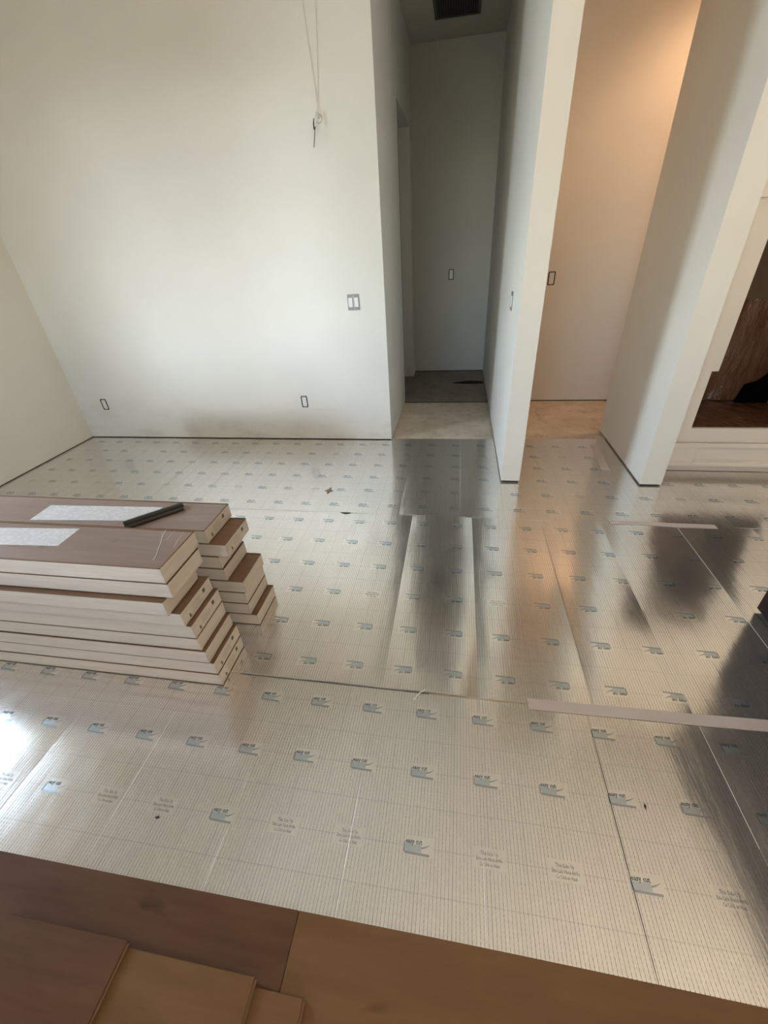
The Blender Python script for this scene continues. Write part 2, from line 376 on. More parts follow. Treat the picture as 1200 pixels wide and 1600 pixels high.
RUNS = [
    Run('near', SE_N, ad((.0016, 0, 0, 0), _10=(.0016, 0, 0, 0), _12=(.003, .001, 0, 0), _13=(.002, 0, 0, 0)), 0.27, 0.990, .0030, NEAR, False),
    Run('mid', SE_M, ad((.0018, 0, .0005, 0), _7=(.0012, 0, .0018, .001), _8=(.0024, 0, .005, .003), _9=(.0062, 0, .003, .007),
                        _10=(.0028, 0, 0, .001), _11=(.0040, 0, 0, .002), _12=(.0048, 0, 0, .002), _13=(.0045, 0, 0, 0)), 0.998, 2.262, .0036, MID, True),
    Run('far', SE_F, ad((.0009, 0, 0, 0), _8=(.0012, 0, .001, 0), _9=(.0012, 0, .003, 0), _10=(.0014, 0, 0, 0)), 2.268, 3.5, .0030, FAR, False),
]
LABELS = {
    'near': ('nearest printed silver foil underlayment sheet, between the brown planks and the taped cross seam', 'near'),
    'mid': ('middle printed silver foil underlayment sheet with upside-down print, in front of the wall corners', 'mid'),
    'far': ('farthest printed silver foil underlayment sheet, reaching the back wall and the hallway mouth', 'far')}
def far_ymax(x):
    if x < HXL: return 3.506
    if x < HXR: return 3.538
    if x < PX1 + .002: return 2.752
    if x < 1.278: return 3.565
    if x < 1.415: return 2.752
    return 2.985
def linspace(a, b, n): return [a + (b - a) * i / n for i in range(n + 1)]
CUTS = [HXL, HXR, PX1, 1.278, 1.415]
def panel_mesh(run, i):
    a, b = run.seams[i] + .0002, run.seams[i + 1] - .0002
    xs = linspace(a, b, 14)
    if run.key == 'far': xs = sorted(set(xs + [c for c in CUTS if a < c < b]))
    vs, fs = [], []
    idx = {}
    def V(x, y, top):
        k = (round(x, 5), round(y, 5), top)
        if k not in idx:
            z = run.h(x, y) if top else 0.0008 + (max(0, run.h(x, y) - run.base) * 0.9)
            idx[k] = len(vs); vs.append((x, y, z - (.00002 if top == 2 else 0)))
        return idx[k]
    ys0 = linspace(run.y0, 2.752 if run.key == 'far' else run.y1, 16)
    bounds = {}
    def quad(p, q, r, s_): fs.append((p, q, r, s_))
    for j in range(len(xs) - 1):
        x0, x1 = xs[j], xs[j + 1]
        ys = list(ys0)
        if run.key == 'far':
            ym = far_ymax((x0 + x1) / 2)
            if ym > 2.76: ys += linspace(2.752, 2.985, 3)[1:]
            if ym > 2.99: ys += linspace(2.985, 3.506, 6)[1:]
            if ym > 3.51: ys += [ym]
        for k in range(len(ys) - 1):
            quad(V(x0, ys[k], 1), V(x1, ys[k], 1), V(x1, ys[k + 1], 1), V(x0, ys[k + 1], 1))
            for e in (((x0, ys[k]), (x1, ys[k])), ((x1, ys[k]), (x1, ys[k + 1])), ((x1, ys[k + 1]), (x0, ys[k + 1])), ((x0, ys[k + 1]), (x0, ys[k]))):
                e = tuple(tuple(round(c, 5) for c in p) for p in e)
                if (e[1], e[0]) in bounds: del bounds[(e[1], e[0])]
                else: bounds[e] = 1
    ntop = len(fs)
    for (p, q) in bounds:
        quad(V(*p, 0), V(*q, 0), V(*q, 2), V(*p, 2))
    me = mesh('fold_panel', vs, fs, [0] * ntop + [1] * (len(fs) - ntop))
    for p in list(me.polygons)[:ntop]: p.use_smooth = True
    return me

# printed marks as template meshes (from the built-in font), then draped on the sheet
def text_template(txt, size, width, cx, cy):
    cu = bpy.data.curves.new('t', 'FONT'); cu.body = txt; cu.size = size; cu.resolution_u = 1; cu.align_x = 'CENTER'
    cu.offset = size * 0.016
    o = bpy.data.objects.new('t', cu); me = bpy.data.meshes.new_from_object(o)
    vs = [v.co.copy() for v in me.vertices]; fs = [tuple(p.vertices) for p in me.polygons]
    bpy.data.objects.remove(o); bpy.data.curves.remove(cu); bpy.data.meshes.remove(me)
    x0 = min(v.x for v in vs); x1 = max(v.x for v in vs)
    sc = width / (x1 - x0)
    return [((v.x - (x0 + x1) / 2) * sc + cx, v.y + cy) for v in vs], fs
def poly_t(pts): return pts, [tuple(range(len(pts)))]
def grid_t(x0, x1, y0, y1, nx, ny):
    vs = [(x0 + (x1 - x0) * i / nx, y0 + (y1 - y0) * j / ny) for j in range(ny + 1) for i in range(nx + 1)]
    fs = [(j * (nx + 1) + i, j * (nx + 1) + i + 1, (j + 1) * (nx + 1) + i + 1, (j + 1) * (nx + 1) + i) for j in range(ny) for i in range(nx)]
    return vs, fs
def shear_grid(x0, x1, yb0, yt0, yb1, yt1, nx, curve=0.0):
    vs = []
    for i in range(nx + 1):
        t = i / nx; c = curve * t * t
        vs += [(x0 + (x1 - x0) * t, yb0 + (yb1 - yb0) * t + c), (x0 + (x1 - x0) * t, yt0 + (yt1 - yt0) * t + c)]
    return vs, [(2 * i, 2 * i + 2, 2 * i + 3, 2 * i + 1) for i in range(nx)]
LOGO = [  # (layer, material slot, template)
    (0, 0, grid_t(-.041, .043, -.022, .026, 5, 2)),
    (1, 2, shear_grid(-.036, .012, -.0135, .0050, -.0125, .0050, 6)),         # pale block
    (2, 4, shear_grid(-.036, .036, -.0195, -.0130, -.0205, -.0145, 8)),       # grey band along the foot
    (2, 4, shear_grid(.012, .037, -.0040, .0010, .0015, .0032, 5, .0065)),    # rising blade
    (3, 1, text_template('easy cut', 0.0185, .049, -.011, .0065)),
    (2, 1, shear_grid(-.039, -.037, -.016, .010, -.016, .010, 1)),
]
SIDE = [
    (0, 0, grid_t(-.045, .045, -.025, .026, 5, 2)),
    (1, 3, text_template('This Side Up', 0.0135, .050, 0, .008)),
    (1, 3, text_template('Este Lado Hacia Arriba', 0.0130, .074, 0, -.005)),
    (1, 3, text_template('Ce Côté en Haut', 0.0125, .056, 0, -.018)),
]
def mark_mesh(tmpl, run, cx, cy):
    vs, fs, mi = [], [], []
    s = -1 if run.flip else 1
    for (lay, slot, (tv, tf)) in tmpl:
        b = len(vs)
        for (x, y) in tv:
            X, Y = cx + s * x, cy + s * y
            vs.append((X, Y, run.h(X, Y) + .00035 + .00014 * lay))
        for f in tf: fs.append(tuple(b + i for i in f)); mi.append(slot)
    return mesh('printed_mark', vs, fs, mi)
def mark_ok(x, y, run):
    if not (run.y0 + .03 < y < run.y1 - .03): return False
    if run.key == 'far':
        if y > far_ymax(x - .05) - .03 or y > far_ymax(x + .05) - .03: return False
        if HXL - .04 < x < HXR and y > 3.45: return False
    # hidden for good under the carton stacks
    if x < -1.02 and .96 < y < 1.44: return False
    return True
for run in RUNS:
    lab = LABELS[run.key][0]
    root = thing('foil_underlayment', lab, 'underlayment', (0, run.y0, 0), 'printed silver foil underlayment sheets')
    panels = []
    for i in range(len(run.seams) - 1):
        panels.append(link('fold_panel', panel_mesh(run, i), [M_FOIL[run.key], M_FOAM], root))
    c = run.cfg
    for r in range(-1, 7):
        y = c['y0'] + r * c['rows']
        for k in range(-18, 18):
            x = c['x0'] + k * c['pitch']
            if not (-3.6 < x < 2.6) or not mark_ok(x, y, run): continue
            tm = LOGO
            if run.key == 'near' and r == 0 and k % 3 != 0: tm = SIDE
            if run.key == 'mid' and r == 2 and k % 3 == 1: tm = SIDE
            if run.key == 'far' and r % 3 == 1 and k % 3 == 1: tm = SIDE
            link('printed_mark', mark_mesh(tm, run, x, y), [M_PATCH, M_INK, M_INK2, M_INK3, M_INK4], panels[run.idx(x)])
    if run.key == 'mid':
        box('seam_shadow', [(-.86, -.06, .9930, .9955, .0008, .0050)], M_INK3, root)  # dark strip painting the shadow under the lifted sheet edge
    # narrow strips on the folds: white ones paint the glint, dark ones the gaps
    for (sx, ya, yb, w) in {
        'near': [(-1.437, .30, .73, .0016), (-1.043, .30, .80, .0030), (-.651, .30, .46, .0022), (-.651, .55, .62, .0016), (-.265, .30, .64, .0026),
                 (.127, .30, .50, .0016), (.898, .62, .99, .0012), (.523, .28, .99, -.0024)],
        'mid': [(.553, 1.0, 2.2, -.0020), (-.248, 1.3, 2.25, .0012), (.131, 1.0, 2.25, .0014), (1.322, 1.35, 2.24, .0026), (.897, 1.0, 2.2, .0012)],
        'far': [(-2.243, 2.5, 3.3, .0016), (-2.62, 2.3, 2.9, .0022), (-1.85, 2.6, 3.4, .0014), (-.339, 2.32, 2.75, .0028), (.057, 2.33, 3.45, .0020), (1.236, 2.3, 2.65, .0020)]}[run.key]:
        if run.key == 'far' and sx == 1.236: pass
        dark = w < 0; w = abs(w)
        ys = linspace(ya, yb, 10); n = len(ys); vs = []
        for q, y in enumerate(ys):
            ww = w * (0.35 + 0.65 * bump1(q / (n - 1))) / 2
            z = run.h(sx, y)
            vs += [(sx - ww, y, z + .0006), (sx, y, z + .0014), (sx + ww, y, z + .0006)]
        fs = []
        for q in range(n - 1):
            a = 3 * q; fs += [(a, a + 1, a + 4, a + 3), (a + 1, a + 2, a + 5, a + 4)]
        link('fold_glint_or_gap', mesh('fold_glint_or_gap', vs, fs), M_GAP if dark else M_FOAM, root)  # M_FOAM strips stand for the glint on the fold ridges

def strip(name, pts, w, h, m_, label, cat, group=None, run=None, taper=1.0):
    """flat tape following the sheets; pts = centre line"""
    vs, fs = [], []; n = 0
    full = []
    for (a, b) in zip(pts[:-1], pts[1:]):
        N = max(2, int(math.dist(a, b) / .03))
        full += [(a[0] + (b[0] - a[0]) * i / N, a[1] + (b[1] - a[1]) * i / N) for i in range(N)]
    full.append(pts[-1])
    for i, (x, y) in enumerate(full):
        q = full[min(i + 1, len(full) - 1)]; p = full[max(i - 1, 0)]
        d = Vector((q[0] - p[0], q[1] - p[1])).normalized(); nn = Vector((-d.y, d.x)) * w / 2
        hs = []
        for sgn in (-1, 0, 1):
            X, Y = x + nn.x * sgn, y + nn.y * sgn
            hs.append((X, Y, max(r.h(X + dx_, Y) for dx_ in (-.03, 0, .03) for r in RUNS if r.y0 - .01 <= Y <= max(r.y1, far_ymax(X) if r.key == 'far' else 0) + .01)))
        z = max(c[2] for c in hs) + .0010
        for c in hs: vs.append((c[0], c[1], max(c[2] + .0008, z * .5 + c[2] * .5)))
        for c in hs: vs.append((c[0], c[1], max(c[2] + .0008, z * .5 + c[2] * .5) + h))
    for i in range(len(full) - 1):
        a, b = 6 * i, 6 * i + 6
        fs += [(a + 3, a + 4, b + 4, b + 3), (a + 4, a + 5, b + 5, b + 4), (a, b, b + 1, a + 1), (a + 1, b + 1, b + 2, a + 2),
               (a, a + 3, b + 3, b), (a + 2, b + 2, b + 5, a + 5)]
    e = 6 * (len(full) - 1)
    fs += [(0, 1, 4, 3), (1, 2, 5, 4), (e, e + 3, e + 4, e + 1), (e + 1, e + 4, e + 5, e + 2)]
    o = link(name, mesh(name, vs, fs), m_); tag(o, label, cat, group); return o
strip('seam_tape', [(0.315, .994), (0.8, 1.000), (1.35, 1.010), (2.1, 1.02)], .044, .0005, M_TAPE,
      'long frosted tape strip across the nearer cross seam, running off the right edge', 'tape', 'tape strips on the foil')
strip('seam_tape', [(0.955, 2.268), (1.535, 2.262)], .046, .0005, M_TAPE,
      'short pale tape strip on the farther cross seam in front of the wall pier', 'tape', 'tape strips on the foil')
strip('seam_tape', [(1.157, 3.45), (1.122, 2.975)], .062, .0005, M_TAPE,
      'pale tape strip lying lengthwise on the foil beside the pier base', 'tape', 'tape strips on the foil')

# ------------------------------------------------------------------ laid planks
plk = thing('laid_plank_floor', 'brown oak plank flooring already laid along the bottom edge of the photo', 'flooring', (0, 0.3, 0))
edge = lambda x: 0.306 - 0.010 * max(0, x) ** 1.5
PZ0, PZ1 = .0075, .0165
def plank(x0, x1, ya, yb, m_, curved=False):
    if not curved:
        return box('plank', (x0 + .0006, x1 - .0006, ya + .0006, yb - .0004, PZ0, PZ1), m_, plk, 0.0012)
    xs = linspace(x0 + .0006, x1 - .0006, 8); pts = [(x, edge(x)) for x in xs]
    pts = pts[::-1] + [(x0 + .0006, ya), (x1 - .0006, ya)]
    return prism('plank', pts, 'z', PZ0, PZ1, m_, plk, 0.0010)
xs = [-3.36, -1.86, -0.362, 1.14, 2.64]
for i in range(4): plank(xs[i], xs[i + 1], .105, .305, M_PLANK2 if i >= 2 else M_PLANK, True)
for r in range(1, 5):
    off = [0, .55, -.35, .2, .8][r]
    for i in range(4): plank(xs[i] + off, xs[i + 1] + off, .105 - .2 * r, .305 - .2 * r, random.choice([M_PLANK, M_PLANK2]))
# loose offcuts stacked on it
def offcut(x0, x1, y1, z, length, m_, label, rot=0.0):
    o = thing('plank_offcut', label, 'plank', ((x0 + x1) / 2, y1 - length / 2, z), 'loose plank pieces at the bottom left')
    b = box('board', (x0, x1, y1 - length, y1, z, z + .0110), m_, o, 0.0012)
    t = box('tongue', (x1 - .0002, x1 + .005, y1 - length + .004, y1 - .004, z + .0035, z + .0070), M_LEDGE, o)
    box('wear_layer', (x0 + .001, x1 - .001, y1 - length + .001, y1 - .001, z + .0109, z + .0122), m_, o, 0.0006)
    o.rotation_euler = (0, 0, rot); return o
offcut(-1.10, -.300, .158, .0167, .192, M_PLANK2, 'loose brown plank piece lowest in the corner pile, its end sticking out farthest right')
offcut(-1.06, -.424, .172, .0292, .192, M_PLANK2, 'tan plank piece in the middle of the corner pile, under the topmost piece')
offcut(-1.122, -.770, .182, .0417, .192, M_PLANK, 'short brown plank piece lying topmost on the corner pile at the bottom left')

# ------------------------------------------------------------------ cartons of flooring
HB = 0.0700
def carton(x_end, y0, z, label, mark, group, wide=.203, length=1.53, h=HB, lid=M_LEDGE):
    o = thing('flooring_carton', label, 'carton', (x_end - length / 2, y0 + wide / 2, z), group)
    x0, x1, y1 = x_end - length, x_end, y0 + wide
    t_ = .0025
    zt = z + h - .0012
    tray = box('tray', [(x0, x1, y0, y0 + t_, z + .0008, zt), (x0, x1, y1 - t_, y1, z + .0008, zt), (x0, x1, y0, y1, z + .0008, z + .0033),
                 (x1 - t_, x1, y0, y1, z + .0008, zt), (x0, x0 + t_, y0, y1, z + .0008, zt)], M_CARD, o, 0.0006)
    # folded corner flap at the visible end
    pts = [(y0 - .0009, z + .002), (y0 - .0009, zt - .001), (y0 + .012, zt - .002), (y0 + .018, z + h * .5), (y0 + .010, z + .003)]
    prism('corner_flap', pts, 'x', x1, x1 + .0011, M_CARD, o)
    box('top_plank', (x0 + .004, x1 - .004, y0 + .004, y1 - .004, z + .006, z + h - .0030), lid, o, 0.001)
    # dark edge of the film where it wraps over the rim
    box('wrap_edge', [(x0 - .0002, x1 + .0004, y0 - .0004, y0 + .0035, zt - .0030, zt + .0004), (x1 - .0035, x1 + .0004, y0 - .0004, y1 + .0004, zt - .0030, zt + .0004),
                      (x0, x1, y1 - .0035, y1 + .0004, zt - .003, zt + .0004)], M_LEDGE, o)
    if mark:
        ya = y0 + .05; b = []
        for q in range(5):
            L = [.052, .066, .058, .070, .048][q]
            b.append((x1, x1 + .0003, ya + .012, ya + .012 + L, z + .018 + q * .0072, z + .0195 + q * .0072))
        box('printed_lines', b, mat('carton_print', (0.42, 0.38, 0.33), 0.6) if 'carton_print' not in bpy.data.materials else bpy.data.materials['carton_print'], o)
        box('printed_block', [(x1, x1 + .0003, ya + .092, ya + .108, z + .034, z + .052), (x1, x1 + .0003, ya - .012, ya - .005, z + .010, z + .028), (x1, x1 + .0003, ya - .004, ya - .001, z + .012, z + .018)],
            bpy.data.materials.get('block_print') or mat('block_print', (0.13, 0.12, 0.105), 0.6), o)
    return o
GF, GB_ = 'cartons in the front stack', 'cartons in the back stack'
B0 = .0075
front = [(-.907, .930, True, 'bottom of the front stack, printed end, resting on foil'),
         (-.908, .931, True, 'second from the bottom of the front stack, printed end'),
         (-.922, .929, False, 'third carton from the bottom of the front stack, plain end face'),
         (-.936, .932, False, 'fourth from the bottom of the front stack, plain end'),
         (-.936, .931, True, 'fifth carton from the bottom of the front stack, printed end face'),
         (-.952, .925, True, 'sixth in the front stack, printed end below a brown ledge'),
         (-.985, .908, False, 'seventh in the front stack, set back above a brown ledge'),
         (-.955, .930, False, 'eighth carton of the front stack, directly under the topmost one'),
         (-.957, .929, False, 'topmost of the front stack, plank showing under film')]
hf = (.6347 - B0) / 9
for i, (x, y, mk, lb) in enumerate(front):
    L = carton(x, y, B0 + hf * i, 'white flooring carton, ' + lb, mk, GF, h=hf, wide=.203 if i < 8 else .218, lid=M_TOPW if i == 8 else M_LEDGE)
    if i == 8: top_front = L
back = [(-.884, 1.259, False, 'bottom of the back stack, brown top showing as ledge'),
        (-.912, 1.259, False, 'second carton from the bottom of the back stack'),
        (-.913, 1.259, False, 'third carton from the bottom of the back stack'),
        (-.903, 1.259, False, 'fourth in the back stack, pushed out with brown ledge'),
        (-.975, 1.259, False, 'fifth carton of the back stack, set back above the brown ledge'),
        (-.980, 1.259, False, 'sixth carton of the back stack, set back under the printed seventh'),
        (-.930, 1.259, True, 'seventh in the back stack, printed, with wide brown ledge'),
        (-1.004, 1.259, True, 'topmost carton of the back stack, beside the black bar')]
hb = (.5534 - B0) / 8
for i, (x, y, mk, lb) in enumerate(back):
    L = carton(x, y, B0 + hb * i, 'white flooring carton, ' + lb, mk, GB_, h=hb, wide=.203 if i < 7 else .214, lid=M_TOPW if i == 7 else M_LEDGE)
    if i == 7: top_back = L
def sheet(root, corners, z, label):
    o = link('instruction_sheet', mesh('instruction_sheet', [(x, y, z) for x, y in corners] + [(x, y, z + .0005) for x, y in corners], BOXF), M_SHEET, root)
    o['label'] = label; return o
sheet(top_front, [(-2.15, .982), (-1.435, 1.017), (-1.437, 1.128), (-2.2, 1.085)], .6347 - .0028, 'white text sheet under the film')
sheet(top_back, [(-1.874, 1.280), (-1.310, 1.313), (-1.305, 1.425), (-1.881, 1.405)], .5534 - .0028, 'white text sheet under the film')
# wrinkle lines in the film at the front stack's end
for q, pts in enumerate([[(-1.074, 1.145), (-1.066, 1.11), (-1.041, 1.061), (-1.030, 1.03), (-1.016, 1.0), (-1.008, .972)], [(-1.037, 1.143), (-1.036, 1.12), (-1.033, 1.09)], [(-.994, 1.14), (-.990, 1.09), (-.978, 1.047)]]):
    link('film_wrinkle', tube_mesh('film_wrinkle', [(x, y, .6347 - .0028) for x, y in pts], [.0012, .0008, .0006][q]), M_PLASTIC, top_front)

# black bar on the back stack
bar = thing('tapping_bar', 'black ribbed plastic bar lying slantwise across the text sheet on the back stack', 'tool', (-1.27, 1.35, .553))
bx0, bx1 = Vector((-1.375, 1.262)), Vector((-1.205, 1.428))
d = (bx1 - bx0); Ln = d.length; d.normalize(); n2 = Vector((-d.y, d.x))
prof = [(-.030, 0), (.030, 0), (.032, .004), (.026, .006), (.022, .012), (.012, .014), (.008, .022), (-.006, .024), (-.010, .016), (-.022, .013), (-.027, .006), (-.032, .004)]
vs = []; 
for s_ in (0, Ln):
    for (u, w) in prof: p = bx0 + d * s_ + n2 * u; vs.append((p.x, p.y, .5530 + w))
k = len(prof)
bm = bmesh.new(); bv = [bm.verts.new(v) for v in vs]
bm.faces.new(bv[:k]); bm.faces.new(bv[k:][::-1])
for i in range(k): bm.faces.new([bv[i], bv[(i + 1) % k], bv[(i + 1) % k + k], bv[i + k]])
bmesh.ops.recalc_face_normals(bm, faces=list(bm.faces)); me = bpy.data.meshes.new('bar_body'); bm.to_mesh(me); bm.free()
link('bar_body', me, M_BLACK, bar)
e0 = bx1 + d * .002
pts = []
box_me = tube_mesh('end_cap', [(bx1.x, bx1.y, .564), (bx1.x + d.x * .006, bx1.y + d.y * .006, .564)], .009)
link('end_cap', box_me, M_BLACK, bar)

# ------------------------------------------------------------------ switch and outlet boxes
def rrect(w, h, r, n=5):
    p = []
    for cx, cz, a in ((w / 2 - r, h / 2 - r, 0), (-w / 2 + r, h / 2 - r, 90), (-w / 2 + r, -h / 2 + r, 180), (w / 2 - r, -h / 2 + r, 270)):
        for i in range(n + 1):
            t = math.radians(a + 90 * i / n); p.append((cx + r * math.cos(t), cz + r * math.sin(t)))
    return p
def ring(name, w, h, r, t, y0, y1, m_, parent, M4):
    out, inn = rrect(w, h, r), rrect(w - 2 * t, h - 2 * t, max(.001, r - t)); n = len(out)
    vs = [(x, y0, z) for x, z in out] + [(x, y0, z) for x, z in inn] + [(x, y1, z) for x, z in out] + [(x, y1, z) for x, z in inn]
    fs = []
    for i in range(n):
        j = (i + 1) % n
        fs += [(i, j, n + j, n + i), (2 * n + i, 3 * n + i, 3 * n + j, 2 * n + j), (i, 2 * n + i, 2 * n + j, j), (n + i, n + j, 3 * n + j, 3 * n + i)]
    me = mesh(name, vs, fs); me.transform(M4); return link(name, me, m_, parent)
def slab(name, w, h, r, y0, y1, m_, parent, M4, cx=0, cz=0):
    p = [(x + cx, z + cz) for x, z in rrect(w, h, r, 3)]; n = len(p)
    vs = [(x, y0, z) for x, z in p] + [(x, y1, z) for x, z in p]
    fs = [tuple(range(n)), tuple(range(2 * n - 1, n - 1, -1))] + [(i, n + i, n + (i + 1) % n, (i + 1) % n) for i in range(n)]
    me = mesh(name, vs, fs); me.transform(M4); return link(name, me, m_, parent)
def outlet(loc, rz, label, tilt=0.0, w=.058, h=.104):
    o = thing('outlet_box', label, 'outlet', loc, 'uncovered outlet boxes in the walls')
    M4 = Matrix.Translation(loc) @ Matrix.Rotation(rz, 4, 'Z') @ Matrix.Rotation(tilt, 4, 'Y')
    ring('box_rim', w, h, .012, .0085, -.004, .002, M_BLACKM, o, M4)
    slab('receptacle', w - .019, h - .022, .006, -.0030, .001, M_PLASTIC, o, M4)
    for s in (-1, 1):
        slab('screw_ear', .016, .010, .003, -.0055, -.004, M_STEEL, o, M4, 0, s * (h / 2 - .006))
        slab('socket_face', .020, .020, .008, -.0045, -.0030, M_PLASTIC, o, M4, 0, s * .019)
    return o
outlet((-3.386, YB, .347), 0, 'black-rimmed outlet box low on the back wall near the left corner', 0.0, .062, .108)
outlet((-1.336, YB, .364), 0, 'black-rimmed outlet box low on the back wall left of the hallway', 0.0)
outlet((-.108, 5.87, 1.160), 0, 'black-rimmed outlet box on the dark end wall of the hallway', 0.0, .062, .115)
outlet((.838, 4.60, 1.159), 0, 'black-rimmed outlet box on the warm-lit nook wall', 0.0, .062, .112)
def switches(loc, rz, label):
    o = thing('light_switch', label, 'switch', loc, 'bare double light switches')
    M4 = Matrix.Translation(loc) @ Matrix.Rotation(rz, 4, 'Z')
    ring('mounting_frame', .094, .112, .004, .006, -.003, .001, M_STEEL, o, M4)
    for s in (-1, 1):
        slab('mounting_strap', .038, .106, .003, -.004, 0, M_STEEL, o, M4, s * .023, 0)
        slab('rocker', .031, .066, .003, -.009, -.004, M_PLASTIC, o, M4, s * .023, 0)
    return o
switches((-.808, YB, 1.145), 0, 'two white rocker switches in a steel frame on the back wall beside the hallway corner')
switches((HXR, 3.187, 1.143), math.radians(-90), 'white rocker switches seen edge-on on the hallway side of the partition wall')

# wiring left hanging out of the back wall
cab = thing('hanging_wire', 'loose white cable with bare ends poking out high on the back wall', 'cable', (-.946, YB, 2.21))
ring('wire_hole', .05, .05, .024, .006, -.002, .001, mat('rough_plaster', (.55, .5, .45), .9), cab, Matrix.Translation((-.935, YB, 2.21)))
link('cable', tube_mesh('cable', [(-.955, YB - .0015, 3.6), (-.962, YB - .0015, 2.8), (-.950, YB - .0015, 2.55), (-.937, YB - .002, 2.38), (-.933, YB - .004, 2.27), (-.937, YB - .02, 2.235), (-.945, YB - .035, 2.205)], .004), M_WALL, cab)
link('cable', tube_mesh('cable', [(-.860, YB - .0015, 3.6), (-.875, YB - .0015, 2.8), (-.895, YB - .0015, 2.55), (-.915, YB - .002, 2.38), (-.927, YB - .003, 2.27), (-.935, YB - .02, 2.225)], .0035), M_WALL, cab)
link('wire_sheath', tube_mesh('wire_sheath', [(-.932, YB + .0, 2.215), (-.936, YB - .03, 2.228), (-.945, YB - .045, 2.200), (-.950, YB - .045, 2.165)], .008), M_PLASTIC, cab)
link('wire_end', tube_mesh('wire_end', [(-.950, YB - .045, 2.17), (-.958, YB - .05, 2.13), (-.972, YB - .05, 2.065)], .003), mat('brown_wire', (.16, .09, .06), .5), cab)
link('wire_end', tube_mesh('wire_end', [(-.942, YB - .045, 2.19), (-.925, YB - .055, 2.16), (-.918, YB - .05, 2.12)], .003), M_PLASTIC, cab)
link('wire_end', tube_mesh('wire_end', [(-.952, YB - .045, 2.205), (-.958, YB - .05, 2.18), (-.957, YB - .052, 2.15)], .004), M_BLACK, cab)

# ------------------------------------------------------------------ hall ceiling grille
vent = thing('ceiling_vent', 'dark slatted air grille in the hallway ceiling', 'vent', (-.1, 5.12, ROOM_Z))
vx0, vx1, vy0, vy1 = -.30, .09, 4.80, 5.40
box('grille_frame', [(vx0, vx0 + .025, vy0, vy1, ROOM_Z - .008, ROOM_Z), (vx1 - .025, vx1, vy0, vy1, ROOM_Z - .008, ROOM_Z),
                     (vx0, vx1, vy0, vy0 + .025, ROOM_Z - .008, ROOM_Z), (vx0, vx1, vy1 - .025, vy1, ROOM_Z - .008, ROOM_Z)], mat('grille_grey', (.10, .10, .09), .6), vent, .001)
box('duct_backing', (vx0 + .02, vx1 - .02, vy0 + .02, vy1 - .02, ROOM_Z - .0015, ROOM_Z - .0005), M_GAP, vent)
sl = boxes_mesh('slat', [(-.0016, .0016, vy0 + .02, vy1 - .02, -.011, -.001)]); sl.materials.append(bpy.data.materials['grille_grey'])
N = 17
for i in range(N):
    o = bpy.data.objects.new('slat', sl); S.collection.objects.link(o); o.parent = vent
    o.location = (vx0 + .035 + (vx1 - vx0 - .07) * i / (N - 1) - vent.location.x, -vent.location.y, ROOM_Z - vent.location.z)

# curved dark scrap on the hall floor
pts = []
for i in range(13):
    t = i / 12; x = -.045 + t * .375; w = .050 * math.sin(math.pi * min(1, t * .8 + .02)) ** 1.2
    pts.append((x, w))
vs, fs = [], []
for (x, w) in pts:
    zc = .011 + .45 * w
    vs += [(x, 5.285 - w * .9, .0105), (x, 5.285, zc + .006), (x, 5.285 + w * .6, .0105), (x, 5.285, .0102)]
for i in range(len(pts) - 1):
    a, b = 4 * i, 4 * i + 4
    for j in range(4): fs.append((a + j, b + j, b + (j + 1) % 4, a + (j + 1) % 4))
fs += [(0, 1, 2, 3), (len(vs) - 1, len(vs) - 2, len(vs) - 3, len(vs) - 4)]
tag(link('dark_scrap', mesh('dark_scrap', vs, fs), M_BLACK), 'thin black bowed scrap lying on the dark end of the hallway floor', 'scrap')

# ------------------------------------------------------------------ tall cabinet on the right
CY = 2.95
cb = thing('tall_cabinet', 'tall cream cabinet with an open brown film-lined appliance niche, beyond the pier at the right', 'cabinet', (2.0, 3.3, 0))
box('face_frame', [(1.418, 1.583, CY, CY + .022, .345, .722), (1.418, 1.621, CY, CY + .022, .722, 1.53), (1.418, 3.0, CY, CY + .022, .245, .345),
                   (1.418, 3.0, CY, CY + .022, 1.53, 3.1), (2.30, 3.0, CY, CY + .022, .345, 1.53)], M_CAB, cb)
box('side_panel', (1.418, 1.44, CY + .022, 3.61, .07, 3.1), M_CAB, cb)
box('niche_side', (1.56, 1.575, CY + .022, 3.58, .345, 1.53), M_CABIN, cb)
box('niche_ceiling', (1.575, 2.32, CY + .022, 3.58, 1.53, 1.545), M_CABIN, cb)
box('upper_door', (1.445, 2.22, CY - .020, CY, 1.60, 3.05), M_CAB, cb, .002)
box('upper_door', (2.225, 2.98, CY - .020, CY, 1.60, 3.05), M_CAB, cb, .002)
box('niche_side', (2.32, 2.335, CY + .022, 3.58, .345, 1.53), M_CABIN, cb)
box('niche_floor', (1.575, 2.32, CY + .022, 3.58, .325, .345), M_FILM, cb)
